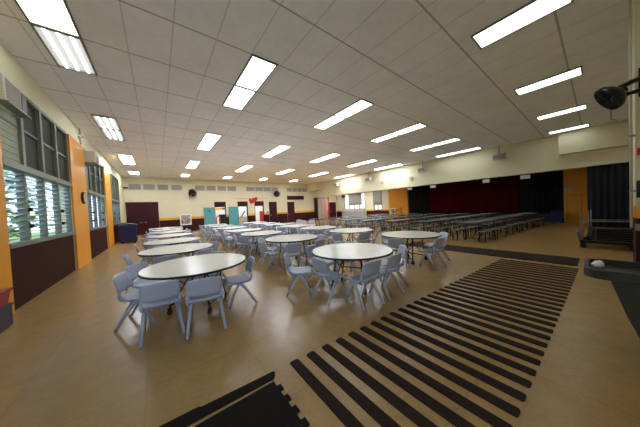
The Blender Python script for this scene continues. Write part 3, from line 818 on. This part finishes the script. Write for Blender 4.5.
bin_(-1.52,18.3,-.1,'large blue lidded bin near far left corner, behind the other',.75,.75,1.12,group='blue bins by the windows')
bin_(19.5,1.55,-PI/2,'blue lidded bin beside the orange wall by the stage',.5,.5,.8)
# left near edge: red tub on blue box, tiny red box
t=thing('storage_box','dark blue plastic box on floor at left picture edge','box',(-1.93,5.2,0))
b=MB(); b.box(-.1,.1,-.25,.25,0,.3); b.build('body',mat('navy_plastic',(20,28,58),.4),t,bevel=.015); MB().box(-.11,.11,-.26,.26,.3,.33).build('lid',mat('navy_lid',(26,34,66),.4),t)
t=thing('red_tub','red plastic tub sitting on the dark blue box','tub',(-1.93,5.2,.331))
b=MB(); b.add([(-.08,-.2,0),(.08,-.2,0),(.08,.2,0),(-.08,.2,0),(-.1,-.26,.22),(.1,-.26,.22),(.1,.26,.22),(-.1,.26,.22)],[(0,3,2,1),(4,5,6,7),(0,1,5,4),(1,2,6,5),(2,3,7,6),(3,0,4,7)])
b.build('body',m_redp,t,bevel=.012); MB().box(-.11,.11,-.27,.27,.19,.23).build('rim',m_redp,t)

# clock
t=thing('wall_clock','dark framed wall clock on first orange pilaster','clock',(XL+.04,10.72,2.27))
b=MB(); b.cyl((0,0,0),.2,.06,28,'X'); b.build('case',m_dark,t); MB().cyl((.06,0,0),.165,.006,28,'X').build('face',mat('clock_face',(190,186,170),.5),t)
s=MB(); s.box(.067,.07,-.008,.008,0,.12); s.box(.067,.07,0,.09,-.008,.008); s.build('hands',m_black,t)
# window air conditioners
def ac(y0,z0,label,wd=.8,dp=.42,h=.44):
    t=thing('air_conditioner',label,'air conditioner',(XL,y0,z0),group='window air conditioners')
    MB().box(-.2,dp,0,wd,0,h).build('case',m_lgrey,t,bevel=.015)
    g=MB()
    for k in range(7): g.box(dp-.002,dp+.008,.05,wd*.68,.06+k*.05,.09+k*.05)
    g.build('grille',m_louv,t)
    MB().box(dp-.002,dp+.01,wd*.72,wd-.05,.06,h-.06).build('control_panel',m_grey,t)
    MB().box(-.02,dp+.04,-.02,wd+.02,-.03,0).build('shelf',m_alu,t)
ac(6.12,3.64,'pale window air conditioner above nearest louvred window',.8,.09,.44)
ac(11.42,3.64,'pale window air conditioner above second louvred window',.75,.3,.42)
t=thing('wall_conduit','thin pale conduit with bracket high on the left wall','pipe',(XL,11.0,4.3))
MB().tube([(.04,0,-.14),(.04,0,.42)],.02,8).build('pipe',m_lgrey,t); MB().box(0,.14,-.06,.06,.12,.18).build('bracket',m_lgrey,t)

# loudspeakers along the beam
def spk(y,label,z=3.98):
    t=thing('loudspeaker',label,'loudspeaker',(XS-.32,y,z),group='grey boxes hung along the beam')
    MB().box(-.2,.2,-.27,.27,-.06,.27,T=tf(ry=-.25)).build('case',m_grey2,t,bevel=.01)
    g=MB()
    for k in range(3): g.box(-.215,-.2,-.25+k*.17,-.1+k*.17,.03,.23,T=tf(ry=-.25))
    g.build('grille',m_louv,t)
    MB().tube([(0,0,.24),(0,0,H-z)],.02,8).build('hanging_rod',m_steel,t)
m_grey2=mat('speaker_grey',(196,194,184),.5)
for i,y in enumerate((3.5,8.0,13.1,17.7)): spk(y,'grey box speaker hung from ceiling by beam, %s from the right'%ORD[i])
for i,y in enumerate((9.1,11.85)):
    t=thing('round_speaker','small cream speaker fixed on beam, %s one'%('right-hand','left-hand')[i],'speaker',(XS,y,3.62))
    MB().cyl((-.12,0,0),.15,.12,20,'X').build('case',m_soffit,t); MB().cyl((-.13,0,0),.12,.012,20,'X').build('grille',m_louv,t)
for i,(y,w2,z) in enumerate(((4.3,.17,2.72),(2.5,.2,2.72),(7.55,.19,2.72),(9.4,.17,2.74))):
    t=thing('exit_box','small white box hung under the beam, %s from the right'%['second','first','third','fourth'][i],'box',(XS+.25,y,z-.02),group='white boxes under the beam')
    MB().box(-.06,.06,-w2,w2,0,.2).build('case',m_paper,t); MB().box(-.02,.02,-.03,.03,.2,ZS-z+.02).build('mount',m_steel,t)
t=thing('exit_sign','small pale green sign at left edge of orange stage wall','sign',(XR-.05,1.15,2.07))
MB().box(-.03,.03,-.16,.16,-.07,.07).build('case',mat('pale_green',(170,205,185),.5),t)
MB().box(-.034,-.03,-.12,.12,-.03,.03).build('face',mat('green_face',(110,170,140),.5),t)

# big near fan at top right
t=thing('wall_fan','large black fan on long arm at upper right, near the pier','fan',(6.25,-.42,3.42))
c=Vector((5.9,-.13,3.14))-Vector((6.25,-.42,3.42))
dv=(Vector((5.9,-.13,3.14))-Vector((0,0,CH))).normalized(); dl=(-.85*r2-.52*u2); dl=(dl-dv*dl.dot(dv)).normalized()
ax=(-dv*.38+dl*.92).normalized(); q=Vector((0,-1,0)).rotation_difference(ax).to_matrix().to_4x4(); T=Matrix.Translation(c)@q
r=.27
hd=MB()
prof=[(0,.16),(.12,.15),(.2,.10),(.27,.02),(.285,-.04),(.27,-.08)]
vs=[];fs=[];N=28
for rr,yy in prof:
    for k in range(N): a=2*PI*k/N; vs.append((rr*math.cos(a),yy,rr*math.sin(a)))
for i in range(len(prof)-1):
    for k in range(N): fs.append((i*N+k,i*N+(k+1)%N,(i+1)*N+(k+1)%N,(i+1)*N+k))
T=T@Matrix.Scale(.74,4)
hd.add(vs,fs,True,T=T); hd.build('housing',m_blackp,t)
g=MB()
for k in range(20):
    a=2*PI*k/20; g.tube([(.04*math.cos(a),-.12,.04*math.sin(a)),(.27*math.cos(a),-.08,.27*math.sin(a))],.004,4,T=T)
for rr in (.06,.12,.18,.24,.275): g.tube([(rr*math.cos(2*PI*k/24),-.12+.04*(rr/.27)**2,rr*math.sin(2*PI*k/24)) for k in range(24)],.005,4,T=T,closed=True)
g.build('cage',m_black,t)
bl=MB()
for k in range(4):
    a=PI/2*k
    def bf(u,v,a=a):
        rr=.05+.19*u; da=(v-.5)*1.1
        return (rr*math.cos(a+da),-.03+.03*(v-.5)*2,rr*math.sin(a+da))
    bl.shell(bf,4,4,.006,T=T)
bl.build('blade',m_blackp,t)
MB().cyl((0,.1,0),.07,.12,16,'Y',T=T).build('motor',m_blackp,t)
ar=MB(); ar.tube([c+Vector((.02,-.02,.1)),(-.1,-.05,-.02),(.1,-.14,.08)],.035,8); ar.tube([c+Vector((.1,-.06,.0)),(.03,-.1,-.18)],.03,8)
ar.box(-.03,.0,-.2,.02,-.3,.15); ar.build('arm',m_black,t)
MB().tube([c+Vector((-.02,0,-.15)),c+Vector((-.02,0,-.36)),c+Vector((.06,-.06,-.38))],.005,5).build('pull_cord',m_black,t)
# pier details
t=thing('wall_conduit','pale vertical conduit running down left side of the pier','pipe',(6.27,-.33,0))
MB().tube([(0,0,1.0),(0,0,H)],.018,8).build('pipe',m_lgrey,t); 
for z in (1.6,2.5,3.4): MB().box(-.03,.03,-.04,.02,z,z+.03).build('clip',m_steel,t)
t=thing('fire_alarm','small red fire alarm box on the pier','alarm',(6.25,-.43,2.24))
MB().box(-.05,0,-.05,.05,-.05,.06).build('case',m_red,t); MB().cyl((-.06,0,0),.03,.01,14,'X').build('button',m_redp,t)
t=thing('wall_phone','black wall handset mounted on the pier above orange band','telephone',(6.25,-.405,1.62))
MB().box(-.03,0,-.03,.03,-.12,.16).build('case',m_blackp,t,bevel=.006); MB().tube([(-.05,0,-.1),(-.06,0,.02),(-.05,0,.14)],.014,8).build('handset',m_black,t)
t=thing('door_latch','small steel plate at foot of the pier','plate',(6.25,-.39,1.02)); MB().box(-.02,0,-.02,.03,-.06,.05).build('plate',m_steel,t); MB().box(-.04,-.02,0,.01,-.02,.01).build('bolt',m_steel,t)

# near service cart at the right edge
t=thing('service_cart','dark grey service cart with rounded tray rim at right edge','cart',(3.64,-.42,0))
def rrect(x0,x1,y0,y1,r,n=6):
    p=[]
    for cx,cy,a0 in ((x1-r,y1-r,0),(x0+r,y1-r,90),(x0+r,y0+r,180),(x1-r,y0+r,270)):
        for k in range(n+1): a=math.radians(a0+90*k/n); p.append((cx+r*math.cos(a),cy+r*math.sin(a)))
    return p
def tray(z,h,m,nm,y1=.52):
    o=rrect(-.32,.32,-.60,y1,.14); i=rrect(-.285,.285,-.565,y1-.035,.115); n=len(o); b=MB()
    vs=[(x,y,z) for x,y in o]+[(x,y,z+h) for x,y in o]+[(x,y,z+h) for x,y in i]+[(x,y,z+.03) for x,y in i]
    fs=[tuple(range(n-1,-1,-1)),tuple(range(3*n,4*n))]
    for q in range(3):
        for k in range(n): fs.append((q*n+k,q*n+(k+1)%n,(q+1)*n+(k+1)%n,(q+1)*n+k))
    b.add(vs,fs); return b.build(nm,m,t,bevel=.008)
m_cart=mat('cart_grey',(50,52,48),.4); tray(.76,.09,m_cart,'top_tray'); tray(.13,.07,m_cart,'bottom_tray',.14)
for s_ in (-1,1):
    b=MB(); b.add([(s_*.27,.36,.77),(s_*.27,.27,.45),(s_*.27,.16,.15),(s_*.27,-.5,.15),(s_*.27,-.56,.77),(s_*.3,.36,.77),(s_*.3,.27,.45),(s_*.3,.16,.15),(s_*.3,-.5,.15),(s_*.3,-.56,.77)],
       [(0,1,2,3,4),(9,8,7,6,5),(0,5,6,1),(1,6,7,2),(2,7,8,3),(3,8,9,4),(4,9,5,0)]); b.build('side_panel',m_cart,t)
for sx in (-.22,.22):
    for sy in (-.42,0):
        b=MB(); b.cyl((sx-.02,sy,.06),.06,.04,16,'X'); b.box(sx-.03,sx+.03,sy-.02,sy+.02,.1,.13); b.build('caster',m_rubber,t)
o=MB()
random.seed(3)
o.ball((0,0,.04),.04,10,(1,1.1,1)); o.v=[(x*(1+random.uniform(-.2,.2)),y*(1+random.uniform(-.2,.2)),max(0,z*(1+random.uniform(-.2,.2)))) for x,y,z in o.v]
o=o.build('crumpled_paper',m_paper,loc=(3.64,.01,.797)); tag(o,'crumpled white paper in end of the service cart tray','paper')

# table dollies by the curtain
def dolly(x,y,rz,label,hoop):
    t=thing('chair_dolly',label,'trolley',(x,y,0),rz,group='steel dollies by the charcoal curtain')
    b=MB(); b.box(-.45,.45,-.5,-.44,.16,.24); b.box(-.45,.45,.44,.5,.16,.24); b.box(-.45,-.39,-.5,.5,.16,.24); b.box(.39,.45,-.5,.5,.16,.24); b.box(-.42,.42,-.03,.03,.17,.22)
    b.build('base_frame',m_black,t)
    for sx in (-.38,.38):
        for sy in (-.43,.43):
            c=MB(); c.cyl((sx-.02,sy,.07),.07,.04,16,'X'); c.box(sx-.03,sx+.03,sy-.02,sy+.02,.12,.16); c.build('caster',m_rubber,t)
    if hoop:
        MB().tube([(-.40,.5,.2),(-.40,.55,.46),(.40,.55,.46),(.40,.5,.2)],.014,6).build('end_rail',m_grey,t)
        MB().tube([(-.40,.5,.2),(-.40,.47,1.05)],.014,6).build('post',m_grey,t)
        r1=MB(); r1.tube([(-.40,-.46,.24),(-.40,-.46,.74),(-.40,-.40,.81),(-.40,.3,.82),(-.40,.4,.78),(-.40,.44,.68),(-.40,.44,.24)],.016,8)
        r1.build('rail',m_grey,t)
        MB().tube([(-.40,-.2,.62),(-.40,.2,.63),(-.40,.2,.24)],.01,6).build('inner_rail',m_grey,t); r2_=MB(); r2_.tube([(.40,-.46,.24),(.40,-.46,.75),(.40,.44,.75),(.40,.44,.24)],.016,8); r2_.build('rail',m_grey,t)
    else:
        for yy in (-.44,.44):
            for xx in (-.4,.4): MB().tube([(xx,yy,.24),(xx,yy,1.08)],.016,8).build('post',m_grey,t)
        for z in (.5,.78): MB().tube([(-.4,-.44,z),(-.4,.44,z)],.01,6).build('rail',m_grey,t)
    return t
dolly(10.6,-.13,.03,'steel dolly with chrome hoop rail in front of charcoal curtain',True)
dolly(11.75,-.25,-.05,'tall post dolly behind the hoop-rail dolly',False)
for k in range(7):
    o=MB().box(-.34,.34,-.36,.36,0,.045).build('folded_chair',m_blackp,loc=(10.6,-.2,.241+k*.05)); o.rotation_euler=(0,0,.03*(k-1))
    tag(o,'black folded seat lying on hoop-rail dolly, %s from bottom'%ORD[k],'chair','folded seats on the dolly')
# ================================================================= OUTSIDE
struct(MB().box(-45,XL-.26,-30,50,-.3,-.1).build('floor_lawn',mat('lawn',(96,128,66),.9,noise=.3,nscale=3)),'green lawn outside the windows')
struct(MB().box(XR+4.1,60,-30,50,-.3,-.1).build('floor_yard',mat('yard',(150,150,140),.9,noise=.2,nscale=1)))
random.seed(11)
m_leaf=[mat('leaf_a',(84,130,70),.7,noise=.3,nscale=2),mat('leaf_b',(120,160,96),.7,noise=.3,nscale=2)]
def shrub(x,y,r,h,label,m):
    t=thing('garden_shrub',label,'shrub',(x,y,-.1),group='shrubs outside the louvred windows')
    f=MB(); n=420
    for k in range(n):
        u=random.random()*2*PI; v=math.acos(random.uniform(-1,1)); rr=r*(.65+.35*random.random())
        p=Vector((rr*math.sin(v)*math.cos(u),rr*math.sin(v)*math.sin(u),h*.55+h*.48*math.cos(v)*rr/r))
        T=Matrix.Translation(p)@Matrix.Rotation(random.random()*6,4,'Z')@Matrix.Rotation(random.random()*3,4,'X')
        s_=.17
        f.add([(-s_,0,0),(0,-s_*.5,0.03),(s_,0,0),(0,s_*.5,.03)],[(0,1,2,3)],False,T)
    f.build('foliage',m,t)
    MB().tube([(0,0,0),(.05,.03,h*.5),(0,0,h*.8)],.06,6,r2=.03).build('stem',m_dark,t)
for i,(x,y,r,h) in enumerate(((-6,3.5,1.3,2.3),(-7,7,1.5,2.9),(-6.2,10.3,1.2,2.1),(-8,13.5,1.8,3.2),(-6.3,17,1.4,2.4),(-7.5,21,1.8,3.0),(-8,27,2.2,3.6))):
    shrub(x,y,r*1.1,h*1.7,'leafy green shrub outside louvred windows, %s from the left'%ORD[i],m_leaf[i%2])
t=thing('garden_building','pinkish low building beyond the shrubs outside','building',(-14,16,-.1))
MB().box(-2,2,-14,16,0,4.6).build('wall',mat('pink_wall',(206,170,160),.8),t); MB().box(-2.4,2.4,-14.4,16.4,4.6,4.9).build('roof',mat('roof_grey',(150,146,140),.8),t)
